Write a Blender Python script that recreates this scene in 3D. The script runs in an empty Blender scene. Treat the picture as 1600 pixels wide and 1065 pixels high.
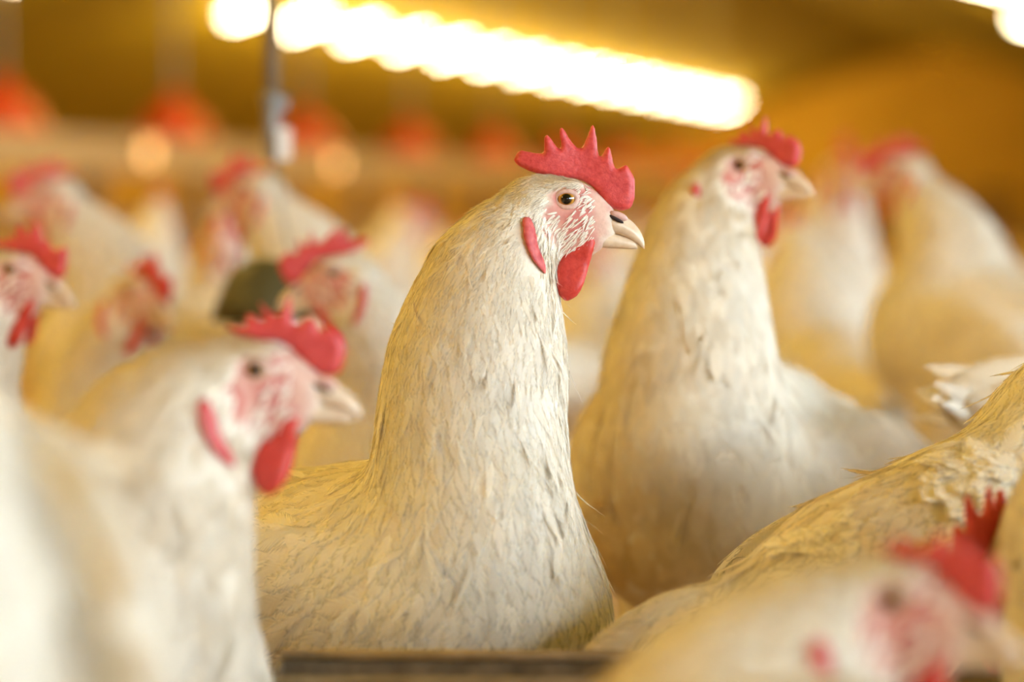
import bpy, math, random
import numpy as np
from mathutils import Vector, Matrix

random.seed(7)
RNG = np.random.default_rng(11)
SC = bpy.context.scene
COL = SC.collection

# ------------------------------------------------------------------ camera
FPX = 3778.0            # focal length in pixels of the 1600-wide frame (85 mm on 36 mm)
HZ = 330.0              # horizon row
CAMH = 0.46
cam_d = bpy.data.cameras.new('camera')
cam_d.sensor_width = 36.0
cam_d.lens = FPX / 1600 * 36
cam_d.shift_y = -(532.5 - HZ) / 1600
cam_d.clip_start = 0.05
cam_d.clip_end = 300
cam_d.dof.use_dof = True
cam_d.dof.focus_distance = 1.545
cam_d.dof.aperture_fstop = 2.5
cam = bpy.data.objects.new('camera', cam_d)
cam.location = (0, 0, CAMH)
cam.rotation_euler = (math.pi / 2, 0, 0)
COL.objects.link(cam)
SC.camera = cam

# ------------------------------------------------------------------ world and exposure
world = bpy.data.worlds.new('world')
SC.world = world
world.use_nodes = True
world.node_tree.nodes['Background'].inputs[0].default_value = (0.72, 0.86, 1.0, 1)
world.node_tree.nodes['Background'].inputs[1].default_value = 1.0
SC.view_settings.view_transform = 'Standard'
SC.view_settings.look = 'None'
SC.view_settings.gamma = 1.0
SC.view_settings.exposure = 0.19
SC.view_settings.use_curve_mapping = False
SC.cycles.transparent_max_bounces = 24
SC.cycles.max_bounces = 5
SC.cycles.diffuse_bounces = 4
SC.cycles.use_adaptive_sampling = True
SC.cycles.adaptive_threshold = 0.16
SC.cycles.adaptive_min_samples = 12
SC.cycles.sample_clamp_indirect = 6.0

# the barn axis runs to a vanishing point right of the frame
YAW = math.atan2(2000 - 800, FPX)
U = np.array([math.sin(YAW), math.cos(YAW), 0.0])      # along the house
V = np.array([math.cos(YAW), -math.sin(YAW), 0.0])     # across it, to the right
UPV = np.array([0, 0, 1.0])
RIDGE_V, RIDGE_Z, SLOPE = -7.7, 4.33, 0.28
WALL_R, WALL_L, END_F, END_B = 2.5, -17.9, 58.0, -7.0
def barn(u, v, z=0.0):
    return U * u + V * v + UPV * z
def ceil_z(v):
    return RIDGE_Z - SLOPE * abs(v - RIDGE_V)
def P(px, py, Y):
    """the place of a picture point at depth Y in metres"""
    return np.array([(px - 800) / FPX * Y, Y, CAMH - (py - HZ) / FPX * Y])

# ------------------------------------------------------------------ daylight from the open side curtain on the right
WIN = [(-1.2, 2.4), (4.2, 8.0), (-5.8, -2.2)]           # openings along the side wall (u0, u1)
WIN_Z0, WIN_Z1 = 0.55, 1.40
DAY_POWER = [142, 115, 20]
for k, (u0, u1) in enumerate(WIN):
    ld = bpy.data.lights.new('daylight', 'AREA')
    ld.shape = 'RECTANGLE'
    ld.size = u1 - u0
    ld.size_y = WIN_Z1 - WIN_Z0
    ld.energy = DAY_POWER[k]
    ld.color = (0.74, 0.87, 1.0)
    lo = bpy.data.objects.new('daylight', ld)
    lo.location = Vector(barn((u0 + u1) / 2, WALL_R - 0.04, (WIN_Z0 + WIN_Z1) / 2))
    lo.rotation_euler = Vector(-V).to_track_quat('-Z', 'Y').to_euler()
    COL.objects.link(lo)
LAMP_POWER = 115.0
LAMP_COLOR = (1.0, 0.65, 0.13)
LAMP_GLOW = 28.0

# ------------------------------------------------------------------ materials
def new_mat(name):
    m = bpy.data.materials.new(name)
    m.use_nodes = True
    nt = m.node_tree
    for n in list(nt.nodes):
        nt.nodes.remove(n)
    out = nt.nodes.new('ShaderNodeOutputMaterial')
    return m, nt, out
def N(nt, typ, **kw):
    n = nt.nodes.new(typ)
    for k, v in kw.items():
        if k.startswith('i_'):
            key = k[2:]
            n.inputs[int(key) if key.isdigit() else key.replace('_', ' ')].default_value = v
        else:
            setattr(n, k, v)
    return n
def mathn(nt, op, a, b=None, c=None):
    n = nt.nodes.new('ShaderNodeMath'); n.operation = op
    for i, x in enumerate((a, b, c)):
        if x is None: continue
        if isinstance(x, (int, float)): n.inputs[i].default_value = x
        else: nt.links.new(x, n.inputs[i])
    return n.outputs[0]
def ramp(nt, fac, stops):
    n = nt.nodes.new('ShaderNodeValToRGB')
    el = n.color_ramp.elements
    while len(el) < len(stops): el.new(0.5)
    for e, (p, c) in zip(el, stops):
        e.position = p; e.color = (*c, 1) if len(c) == 3 else c
    nt.links.new(fac, n.inputs[0])
    return n.outputs[0]

def mat_noise(name, c0, c1, scale=20, rough=0.7, bump=0.2, metallic=0.0, spec=0.4, detail=6, sss=0.0, dist=0.01, stretch=None):
    m, nt, out = new_mat(name)
    b = N(nt, 'ShaderNodeBsdfPrincipled', i_Roughness=rough, i_Metallic=metallic)
    b.inputs['Specular IOR Level'].default_value = spec
    tc = N(nt, 'ShaderNodeTexCoord')
    src = tc.outputs['Object']
    if stretch:
        mp = N(nt, 'ShaderNodeMapping'); mp.inputs['Scale'].default_value = stretch
        nt.links.new(src, mp.inputs[0]); src = mp.outputs[0]
    no = N(nt, 'ShaderNodeTexNoise', i_Scale=scale, i_Detail=detail, i_Roughness=0.6)
    nt.links.new(src, no.inputs['Vector'])
    nt.links.new(ramp(nt, no.outputs[0], [(0.3, c0), (0.7, c1)]), b.inputs['Base Color'])
    if bump:
        bp = N(nt, 'ShaderNodeBump', i_Strength=bump, i_Distance=dist)
        nt.links.new(no.outputs[0], bp.inputs['Height'])
        nt.links.new(bp.outputs[0], b.inputs['Normal'])
    if sss:
        b.inputs['Subsurface Weight'].default_value = sss
        b.inputs['Subsurface Radius'].default_value = (0.006, 0.002, 0.001)
        b.inputs['Subsurface Scale'].default_value = 0.6
    nt.links.new(b.outputs[0], out.inputs[0])
    return m

def mat_emit(name, col, strength):
    m, nt, out = new_mat(name)
    e = N(nt, 'ShaderNodeEmission', i_Strength=strength)
    e.inputs[0].default_value = (*col, 1)
    nt.links.new(e.outputs[0], out.inputs[0])
    return m

def mat_feather(name, simple=False):
    m, nt, out = new_mat(name)
    L = nt.links.new
    uv = N(nt, 'ShaderNodeUVMap', uv_map='UVMap')
    sep = N(nt, 'ShaderNodeSeparateXYZ'); L(uv.outputs[0], sep.inputs[0])
    u, v = sep.outputs[0], sep.outputs[1]
    att = N(nt, 'ShaderNodeAttribute', attribute_name='tint')
    asep = N(nt, 'ShaderNodeSeparateColor'); L(att.outputs['Color'], asep.inputs[0])
    val, dirt_shade, rnd = asep.outputs[0], asep.outputs[1], asep.outputs[2]
    edge = mathn(nt, 'ABSOLUTE', mathn(nt, 'MULTIPLY_ADD', u, 2.0, -1.0))
    # barbs run obliquely from the shaft to the edge
    bc = mathn(nt, 'SUBTRACT', mathn(nt, 'MULTIPLY', v, 26.0), mathn(nt, 'MULTIPLY', edge, 9.0))
    cmb = N(nt, 'ShaderNodeCombineXYZ')
    L(bc, cmb.inputs[0]); L(mathn(nt, 'MULTIPLY', rnd, 90.0), cmb.inputs[1]); L(mathn(nt, 'MULTIPLY', edge, 1.2), cmb.inputs[2])
    no = N(nt, 'ShaderNodeTexNoise', i_Scale=1.0, i_Detail=3.0)
    L(cmb.outputs[0], no.inputs['Vector'])
    nz = no.outputs[0]
    # frayed outline
    lim = mathn(nt, 'MULTIPLY_ADD', nz, 1.1, 0.10)
    lim = mathn(nt, 'SUBTRACT', lim, mathn(nt, 'MULTIPLY', mathn(nt, 'POWER', v, 5.0), 0.35))
    a = N(nt, 'ShaderNodeMapRange', interpolation_type='SMOOTHSTEP')
    L(mathn(nt, 'SUBTRACT', lim, edge), a.inputs[0])
    a.inputs[1].default_value = -0.38; a.inputs[2].default_value = 0.32
    col = N(nt, 'ShaderNodeMix', data_type='RGBA')
    L(dirt_shade, col.inputs[0])
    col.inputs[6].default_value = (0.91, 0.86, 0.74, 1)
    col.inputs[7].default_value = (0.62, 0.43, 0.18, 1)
    br = N(nt, 'ShaderNodeMix', data_type='RGBA', blend_type='MULTIPLY')
    br.inputs[0].default_value = 1.0
    L(col.outputs[2], br.inputs[6])
    g = mathn(nt, 'MULTIPLY', val, mathn(nt, 'MULTIPLY_ADD', nz, 0.22, 0.89))
    gc = N(nt, 'ShaderNodeCombineColor'); [L(g, gc.inputs[i]) for i in range(3)]
    L(gc.outputs[0], br.inputs[7])
    bp = N(nt, 'ShaderNodeBump', i_Strength=0.35, i_Distance=0.0008)
    L(nz, bp.inputs['Height'])
    df = N(nt, 'ShaderNodeBsdfDiffuse'); tr = N(nt, 'ShaderNodeBsdfTranslucent')
    gl = N(nt, 'ShaderNodeBsdfGlossy', i_Roughness=0.45)
    L(br.outputs[2], df.inputs[0]); L(br.outputs[2], tr.inputs[0])
    L(bp.outputs[0], df.inputs['Normal']); L(bp.outputs[0], gl.inputs['Normal'])
    m1 = N(nt, 'ShaderNodeMixShader', i_0=0.28); L(df.outputs[0], m1.inputs[1]); L(tr.outputs[0], m1.inputs[2])
    m2 = N(nt, 'ShaderNodeMixShader', i_0=0.035); L(m1.outputs[0], m2.inputs[1]); L(gl.outputs[0], m2.inputs[2])
    if simple:
        L(m2.outputs[0], out.inputs[0])
    else:
        tp = N(nt, 'ShaderNodeBsdfTransparent')
        m3 = N(nt, 'ShaderNodeMixShader'); L(a.outputs[0], m3.inputs[0]); L(tp.outputs[0], m3.inputs[1]); L(m2.outputs[0], m3.inputs[2])
        L(m3.outputs[0], out.inputs[0])
    return m

def mat_skin(name):
    """bird skin: downy cream with a bare pink face given by the 'tint' attribute"""
    m, nt, out = new_mat(name)
    L = nt.links.new
    att = N(nt, 'ShaderNodeAttribute', attribute_name='tint')
    b = N(nt, 'ShaderNodeBsdfPrincipled', i_Roughness=0.65)
    b.inputs['Specular IOR Level'].default_value = 0.25
    tc = N(nt, 'ShaderNodeTexCoord')
    no = N(nt, 'ShaderNodeTexNoise', i_Scale=420.0, i_Detail=4.0); L(tc.outputs['Object'], no.inputs['Vector'])
    mx = N(nt, 'ShaderNodeMix', data_type='RGBA', blend_type='MULTIPLY'); mx.inputs[0].default_value = 1.0
    L(att.outputs['Color'], mx.inputs[6])
    L(ramp(nt, no.outputs[0], [(0.3, (0.88, 0.86, 0.85)), (0.7, (1, 1, 1))]), mx.inputs[7])
    L(mx.outputs[2], b.inputs['Base Color'])
    bp = N(nt, 'ShaderNodeBump', i_Strength=0.25, i_Distance=0.0008); L(no.outputs[0], bp.inputs['Height']); L(bp.outputs[0], b.inputs['Normal'])
    L(b.outputs[0], out.inputs[0])
    return m

def mat_eye(name):
    m, nt, out = new_mat(name)
    L = nt.links.new
    tc = N(nt, 'ShaderNodeTexCoord')
    sp = N(nt, 'ShaderNodeSeparateXYZ'); L(tc.outputs['Object'], sp.inputs[0])
    r = mathn(nt, 'SQRT', mathn(nt, 'ADD', mathn(nt, 'POWER', sp.outputs[0], 2.0), mathn(nt, 'POWER', sp.outputs[2], 2.0)))
    c = ramp(nt, mathn(nt, 'MULTIPLY', r, 100.0), [(0.0, (0.004, 0.003, 0.003)), (0.31, (0.004, 0.003, 0.003)), (0.35, (0.26, 0.10, 0.01)),
                                                    (0.46, (0.60, 0.30, 0.05)), (0.53, (0.10, 0.04, 0.01)), (0.60, (0.35, 0.22, 0.17))])
    b = N(nt, 'ShaderNodeBsdfPrincipled', i_Roughness=0.07)
    b.inputs['Coat Weight'].default_value = 0.6
    L(c, b.inputs['Base Color']); L(b.outputs[0], out.inputs[0])
    return m

M = {}
M['feather'] = mat_feather('feather_white')
M['feather_far'] = mat_feather('feather_white_plain', True)
M['skin'] = mat_skin('hen_skin')
M['comb'] = mat_noise('comb_red', (0.50, 0.035, 0.04), (0.72, 0.10, 0.095), 330, 0.42, 0.55, spec=0.45, sss=0.25, dist=0.0009)
M['wattle'] = mat_noise('wattle_red', (0.50, 0.03, 0.022), (0.66, 0.07, 0.045), 300, 0.45, 0.5, spec=0.4, sss=0.25, dist=0.0008)
M['earlobe'] = mat_noise('earlobe_red', (0.48, 0.05, 0.055), (0.70, 0.16, 0.15), 260, 0.5, 0.5, sss=0.2, dist=0.001)
M['beak'] = mat_noise('beak_horn', (0.62, 0.44, 0.28), (0.80, 0.66, 0.48), 120, 0.34, 0.12, spec=0.5, dist=0.0005)
M['cere'] = mat_noise('nostril_flap', (0.62, 0.34, 0.29), (0.74, 0.50, 0.44), 300, 0.5, 0.3, dist=0.0005)
M['dark'] = mat_noise('dark_hollow', (0.02, 0.012, 0.01), (0.04, 0.02, 0.015), 60, 0.8, 0)
M['lid'] = mat_noise('eyelid_skin', (0.58, 0.34, 0.27), (0.74, 0.52, 0.43), 500, 0.5, 0.4, dist=0.0006)
M['eye'] = mat_eye('amber_eye')
M['leg'] = mat_noise('scaly_leg', (0.62, 0.42, 0.14), (0.78, 0.58, 0.26), 160, 0.55, 0.4, dist=0.001)
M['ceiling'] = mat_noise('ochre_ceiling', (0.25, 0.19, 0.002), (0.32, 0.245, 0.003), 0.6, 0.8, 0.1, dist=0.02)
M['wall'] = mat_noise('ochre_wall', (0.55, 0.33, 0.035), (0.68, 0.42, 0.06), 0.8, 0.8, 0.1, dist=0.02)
M['litter'] = mat_noise('litter', (0.38, 0.24, 0.10), (0.66, 0.48, 0.26), 45, 0.95, 0.9, dist=0.02)
M['wood'] = mat_noise('pale_wood', (0.38, 0.28, 0.15), (0.50, 0.39, 0.24), 3.0, 0.6, 0.2, stretch=(0.6, 8, 8))
M['darkwood'] = mat_noise('weathered_wood', (0.20, 0.13, 0.07), (0.32, 0.22, 0.12), 4.0, 0.8, 0.3, stretch=(0.6, 8, 8))
M['redplastic'] = mat_noise('red_plastic', (0.44, 0.035, 0.008), (0.52, 0.05, 0.012), 8, 0.35, 0.0)
M['greyplastic'] = mat_noise('grey_metal', (0.20, 0.20, 0.19), (0.33, 0.32, 0.30), 30, 0.45, 0.1, metallic=0.4)
M['ropebrown'] = mat_noise('dusty_cord', (0.20, 0.15, 0.09), (0.30, 0.23, 0.14), 60, 0.8, 0.3)
M['olive'] = mat_noise('dark_olive_plastic', (0.060, 0.050, 0.018), (0.10, 0.085, 0.03), 20, 0.5, 0.1)
M['white'] = mat_noise('white_plastic', (0.74, 0.76, 0.78), (0.82, 0.84, 0.86), 30, 0.4, 0.0)
M['brass'] = mat_noise('polished_cap', (0.95, 0.72, 0.40), (0.98, 0.78, 0.46), 20, 0.22, 0.0, metallic=1.0)
M['trough'] = mat_noise('dusty_trough', (0.085, 0.058, 0.030), (0.20, 0.145, 0.085), 55, 0.75, 0.5, dist=0.002)
M['troughrim'] = mat_noise('worn_rim', (0.25, 0.18, 0.10), (0.42, 0.32, 0.20), 70, 0.6, 0.3, dist=0.001)
M['feed'] = mat_noise('feed', (0.30, 0.18, 0.06), (0.55, 0.38, 0.16), 260, 0.9, 0.9, dist=0.004)
M['tube'] = mat_emit('lamp_glow', (1.0, 0.84, 0.52), LAMP_GLOW)
M['amber'] = mat_emit('amber_glint', (1.0, 0.52, 0.18), 3.4)  # emission stands in for a glint off metal
M['frame'] = mat_noise('white_frame', (0.68, 0.66, 0.60), (0.78, 0.76, 0.70), 20, 0.6, 0.05)
def mat_glass():
    m, nt, out = new_mat('thin_film')
    t = N(nt, 'ShaderNodeBsdfTransparent'); g = N(nt, 'ShaderNodeBsdfGlossy', i_Roughness=0.1)
    mx = N(nt, 'ShaderNodeMixShader', i_0=0.08)
    nt.links.new(t.outputs[0], mx.inputs[1]); nt.links.new(g.outputs[0], mx.inputs[2]); nt.links.new(mx.outputs[0], out.inputs[0])
    return m
M['glass'] = mat_glass()

# ------------------------------------------------------------------ mesh helpers
def mesh_np(name, verts, faces, mat, smooth=True):
    """verts (n,3); faces (m,k) int array of tris or quads"""
    me = bpy.data.meshes.new(name)
    verts = np.asarray(verts, np.float32); faces = np.asarray(faces, np.int32)
    k = faces.shape[1]
    me.vertices.add(len(verts)); me.vertices.foreach_set('co', verts.ravel())
    me.loops.add(faces.size); me.loops.foreach_set('vertex_index', faces.ravel())
    me.polygons.add(len(faces)); me.polygons.foreach_set('loop_start', np.arange(0, faces.size, k, dtype=np.int32))
    me.polygons.foreach_set('use_smooth', np.full(len(faces), smooth))
    me.update(calc_edges=True)
    me.materials.append(mat)
    return me
def mesh_py(name, verts, faces, mat, smooth=False):
    me = bpy.data.meshes.new(name)
    me.from_pydata([tuple(v) for v in verts], [], faces)
    me.polygons.foreach_set('use_smooth', np.full(len(faces), smooth))
    me.materials.append(mat); me.update()
    return me
def obj(name, me, parent=None, loc=None, mat=None):
    o = bpy.data.objects.new(name, me)
    COL.objects.link(o)
    if parent is not None: o.parent = parent
    if mat is not None: o.matrix_local = mat
    elif loc is not None: o.location = Vector(loc)
    return o
def tag(o, label=None, cat=None, group=None, kind=None):
    if label: o['label'] = label
    if cat: o['category'] = cat
    if group: o['group'] = group
    if kind: o['kind'] = kind
    return o
def empty(name, loc, label, cat, group=None):
    o = bpy.data.objects.new(name, None); COL.objects.link(o)
    o.location = Vector(loc); o.empty_display_size = 0.05
    return tag(o, label, cat, group)
class MB:
    def __init__(s): s.v = []; s.f = []
    def box(s, lo, hi, ax=None, org=(0, 0, 0)):
        ax = ax if ax is not None else np.eye(3)
        b = len(s.v); org = np.asarray(org, float)
        for z in (0, 1):
            for y in (0, 1):
                for x in (0, 1):
                    p = ((lo, hi)[x][0], (lo, hi)[y][1], (lo, hi)[z][2])
                    s.v.append(org + ax[0] * p[0] + ax[1] * p[1] + ax[2] * p[2])
        for f in ((0, 2, 3, 1), (4, 5, 7, 6), (0, 1, 5, 4), (2, 6, 7, 3), (0, 4, 6, 2), (1, 3, 7, 5)):
            s.f.append([b + i for i in f])
        return s
    def tube(s, pts, rad, n=10, cap=True):
        pts = [np.asarray(p, float) for p in pts]; b = len(s.v)
        if np.isscalar(rad): rad = [rad] * len(pts)
        ref = None
        for i, p in enumerate(pts):
            t = pts[min(i + 1, len(pts) - 1)] - pts[max(i - 1, 0)]; t = t / (np.linalg.norm(t) + 1e-12)
            if ref is None:
                ref = np.cross(t, (0, 0, 1.0)) if abs(t[2]) < 0.9 else np.cross(t, (1.0, 0, 0))
            ref = ref - t * ref.dot(t); ref /= np.linalg.norm(ref); bi = np.cross(t, ref)
            for k in range(n):
                a = 2 * math.pi * k / n
                s.v.append(p + (ref * math.cos(a) + bi * math.sin(a)) * rad[i])
        for i in range(len(pts) - 1):
            for k in range(n):
                s.f.append([b + i * n + k, b + i * n + (k + 1) % n, b + (i + 1) * n + (k + 1) % n, b + (i + 1) * n + k])
        if cap:
            s.f.append([b + k for k in range(n)][::-1]); s.f.append([b + (len(pts) - 1) * n + k for k in range(n)])
        return s
    def lathe(s, prof, n=32, org=(0, 0, 0)):
        b = len(s.v); org = np.asarray(org, float)
        for r, z in prof:
            for k in range(n):
                a = 2 * math.pi * k / n
                s.v.append(org + np.array([r * math.cos(a), r * math.sin(a), z]))
        for i in range(len(prof) - 1):
            for k in range(n):
                s.f.append([b + i * n + k, b + i * n + (k + 1) % n, b + (i + 1) * n + (k + 1) % n, b + (i + 1) * n + k])
        s.f.append([b + k for k in range(n)][::-1]); s.f.append([b + (len(prof) - 1) * n + k for k in range(n)])
        return s
    def mesh(s, name, mat, smooth=False): return mesh_py(name, s.v, s.f, mat, smooth)
    def build(s, name, mat, parent=None, loc=None, smooth=False): return obj(name, s.mesh(name, mat, smooth), parent, loc)
BAX = [V, U, UPV]    # barn axes: x across, y along, z up

# ------------------------------------------------------------------ the house
struct = lambda o: tag(o, kind='structure')
struct(MB().box((WALL_L - .2, END_B - .2, -.12), (WALL_R + .2, END_F + .2, 0), BAX).build('floor', M['litter']))
T = 0.12
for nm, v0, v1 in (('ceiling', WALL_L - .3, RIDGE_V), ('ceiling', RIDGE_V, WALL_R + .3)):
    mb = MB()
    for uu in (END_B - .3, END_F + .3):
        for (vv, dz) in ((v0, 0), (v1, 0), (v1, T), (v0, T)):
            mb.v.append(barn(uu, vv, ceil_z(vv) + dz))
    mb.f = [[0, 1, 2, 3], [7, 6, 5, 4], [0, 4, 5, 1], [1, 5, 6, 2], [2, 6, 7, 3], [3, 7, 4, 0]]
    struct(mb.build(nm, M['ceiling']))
struct(MB().box((WALL_L - .15, END_B, 0), (WALL_L, END_F, ceil_z(WALL_L) + .06), BAX).build('wall_left', M['wall']))
for nm, uu in (('wall_front', END_F), ('wall_back', END_B - .15)):
    mb = MB()
    for d in (0, .15):
        for vv, z in ((WALL_L, 0), (WALL_R, 0), (WALL_R, ceil_z(WALL_R)), (RIDGE_V, RIDGE_Z), (WALL_L, ceil_z(WALL_L))):
            mb.v.append(barn(uu + d, vv, z + .02 * (z > 0)))
    mb.f = [[0, 1, 2, 3, 4], [9, 8, 7, 6, 5]] + [[i, (i + 1) % 5 + 0, (i + 1) % 5 + 5, i + 5][::-1] for i in range(5)]
    struct(mb.build(nm, M['wall']))
mb = MB()
edges = sorted([END_B] + [e for w in WIN for e in w] + [END_F])
mb.box((WALL_R, END_B, 0), (WALL_R + .15, END_F, WIN_Z0), BAX)
mb.box((WALL_R, END_B, WIN_Z1), (WALL_R + .15, END_F, ceil_z(WALL_R) + .06), BAX)
for i in range(0, len(edges), 2):
    mb.box((WALL_R, edges[i], WIN_Z0), (WALL_R + .15, edges[i + 1], WIN_Z1), BAX)
struct(mb.build('wall_right', M['wall']))
for k, (u0, u1) in enumerate(WIN):
    fr = MB()
    for a, b_ in (((WALL_R + .03, u0, WIN_Z0), (WALL_R + .10, u0 + .05, WIN_Z1)), ((WALL_R + .03, u1 - .05, WIN_Z0), (WALL_R + .10, u1, WIN_Z1)),
                  ((WALL_R + .03, u0 + .05, WIN_Z0), (WALL_R + .10, u1 - .05, WIN_Z0 + .05)), ((WALL_R + .03, u0 + .05, WIN_Z1 - .05), (WALL_R + .10, u1 - .05, WIN_Z1)),
                  ((WALL_R + .04, (u0 + u1) / 2 - .02, WIN_Z0 + .05), (WALL_R + .09, (u0 + u1) / 2 + .02, WIN_Z1 - .05))):
        fr.box(a, b_, BAX)
    w = struct(fr.build('window_%d' % (k + 1), M['frame']))
    um = (u0 + u1) / 2
    for a, b_ in ((u0 + .05, um - .02), (um + .02, u1 - .05)):
        MB().box((WALL_R + .06, a, WIN_Z0 + .05), (WALL_R + .065, b_, WIN_Z1 - .05), BAX).build('pane', M['glass'], w)

# ceiling lamps: two rows of short tubes, mounted across the slope
def make_lamp(first=[None]):
    if first[0] is None:
        ax = np.array([V * 1.0, U, UPV])
        tb = MB().tube([(-.27, 0, 0), (.27, 0, 0)], .045, 12)
        bz = MB().box((-.30, -.035, .05), (.30, .035, .085)); bz.box((-.30, -.03, -.03), (-.275, .03, .05)); bz.box((.275, -.03, -.03), (.30, .03, .05))
        first[0] = (tb.mesh('tube', M['tube'], True), bz.mesh('fitting', M['frame']))
    return first[0]
lamp_light = bpy.data.lights.new('lamp_light', 'POINT')
lamp_light.energy = LAMP_POWER; lamp_light.color = LAMP_COLOR; lamp_light.shadow_soft_size = 0.25
def lamp(u, v, label, group):
    tube, fit = make_lamp()
    z = ceil_z(v) - .16
    sgn = 1 if v < RIDGE_V else -1
    r = empty('ceiling_lamp', barn(u, v, z), label, 'lamp', group)
    r.rotation_euler = (Matrix.Rotation(-YAW, 3, 'Z') @ Matrix.Rotation(-sgn * math.atan(SLOPE), 3, 'Y')).to_euler()
    obj('tube', tube, r); obj('fitting', fit, r)
    lo = bpy.data.objects.new('lamp_light', lamp_light); COL.objects.link(lo); lo.parent = r; lo.location = (0, 0, -.30)
LV1, LV2 = -12.1, -2.9
ROWL = ['%s glowing tube lamp from the left end of the long bright row' % w for w in ('first', 'second', 'third', 'fourth', 'fifth', 'sixth')]
for k in range(15):
    lamp(27.4 + 1.93 * k, LV1, ROWL[k] if k < 6 else 'glowing tube lamp merged into the far half of the long bright row', 'long row of ceiling lamps')
for k in [0, 1, 2, 3, 4, 5, 6, 7, 8, 9, 11]:
    lamp(-3.1 + 3.1 * k, LV2, 'glowing tube lamp of the ceiling row above the hens', 'ceiling row above the hens')
for k in range(6):
    lamp(2.0 + 4.0 * k, LV1, 'glowing tube lamp of the ceiling row over the slatted platform', 'ceiling row over the platform')

# raised slatted platform with its pale edge board
PV = -4.0
plat = struct(MB().box((-.03, 4.0, .60), (0, 40, .735), BAX, V * PV).build('trim_1', M['wood']))
for k in range(40):
    uu = 4.2 + .9 * k
    MB().box((-.09, -.04, 0), (-.03, .04, .60), BAX, barn(uu, PV)).build('post', M['darkwood'], plat)
slat_me = MB().box((-2.4, -.02, .68), (-.03, .02, .73), BAX).mesh('slat', M['darkwood'])
for k in range(120):
    obj('slat', slat_me, plat, barn(4.1 + .1 * k, PV))
# second rail, darker, under the edge board
struct(MB().box((-.10, 4.0, .40), (-.06, 40, .46), BAX, V * PV).build('trim_2', M['darkwood']))
# glowing discs added to imitate amber glints on the board
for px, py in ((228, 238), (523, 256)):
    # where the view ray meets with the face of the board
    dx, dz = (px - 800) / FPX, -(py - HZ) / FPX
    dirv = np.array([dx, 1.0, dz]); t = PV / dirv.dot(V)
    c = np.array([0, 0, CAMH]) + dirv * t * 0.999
    r = empty('glint_disc', c, 'small round glowing disc imitating an amber glint on the pale board, %s the hanging grey cord' % ('to the left of' if px < 400 else 'to the right of'), 'lamp')
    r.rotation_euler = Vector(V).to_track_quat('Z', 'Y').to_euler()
    MB().lathe([(.050, -.004), (.050, .008), (.046, .012), (.038, .012), (.036, .004)], 24).build('glint_rim', M['brass'], r, smooth=True)
    MB().lathe([(.036, .004), (.034, .014), (.026, .022), (.014, .027), (.002, .028)], 24).build('lens', M['amber'], r, smooth=True)  # emissive face of the imitated glint, no lamp behind it

# red bell drinkers over the platform
dome = MB().lathe([(.165, -.10), (.175, -.09), (.17, -.06), (.155, .0), (.125, .06), (.08, .10), (.035, .125), (.03, .16), (.02, .17)], 32).mesh('bell', M['redplastic'], True)
pan = MB().lathe([(.04, -.14), (.19, -.135), (.205, -.10), (.20, -.10), (.185, -.128), (.03, -.13)], 32).mesh('pan', M['redplastic'], True)
DR = ['red bell drinker at the picture edge above the pale board', 'red bell drinker above the pale board near the imitated amber glint', 'red bell drinker just past the hanging grey cord', 'fourth red bell drinker from the left, past the hanging cord', 'fifth red bell drinker from the left, left of the main comb']
for k in range(9):
    uu = 7.80 + 1.44 * k
    vv = PV - .42
    r = empty('bell_drinker', barn(uu, vv, .79), DR[k] if k < 5 else 'blurred red bell drinker far along the pale board', 'drinker', 'red bell drinkers over the platform')
    obj('bell', dome, r); obj('pan', pan, r)
    MB().tube([(0, 0, .16), (0, 0, ceil_z(vv) - .79)], .012, 8).build('cord', M['greyplastic'], r)

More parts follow.
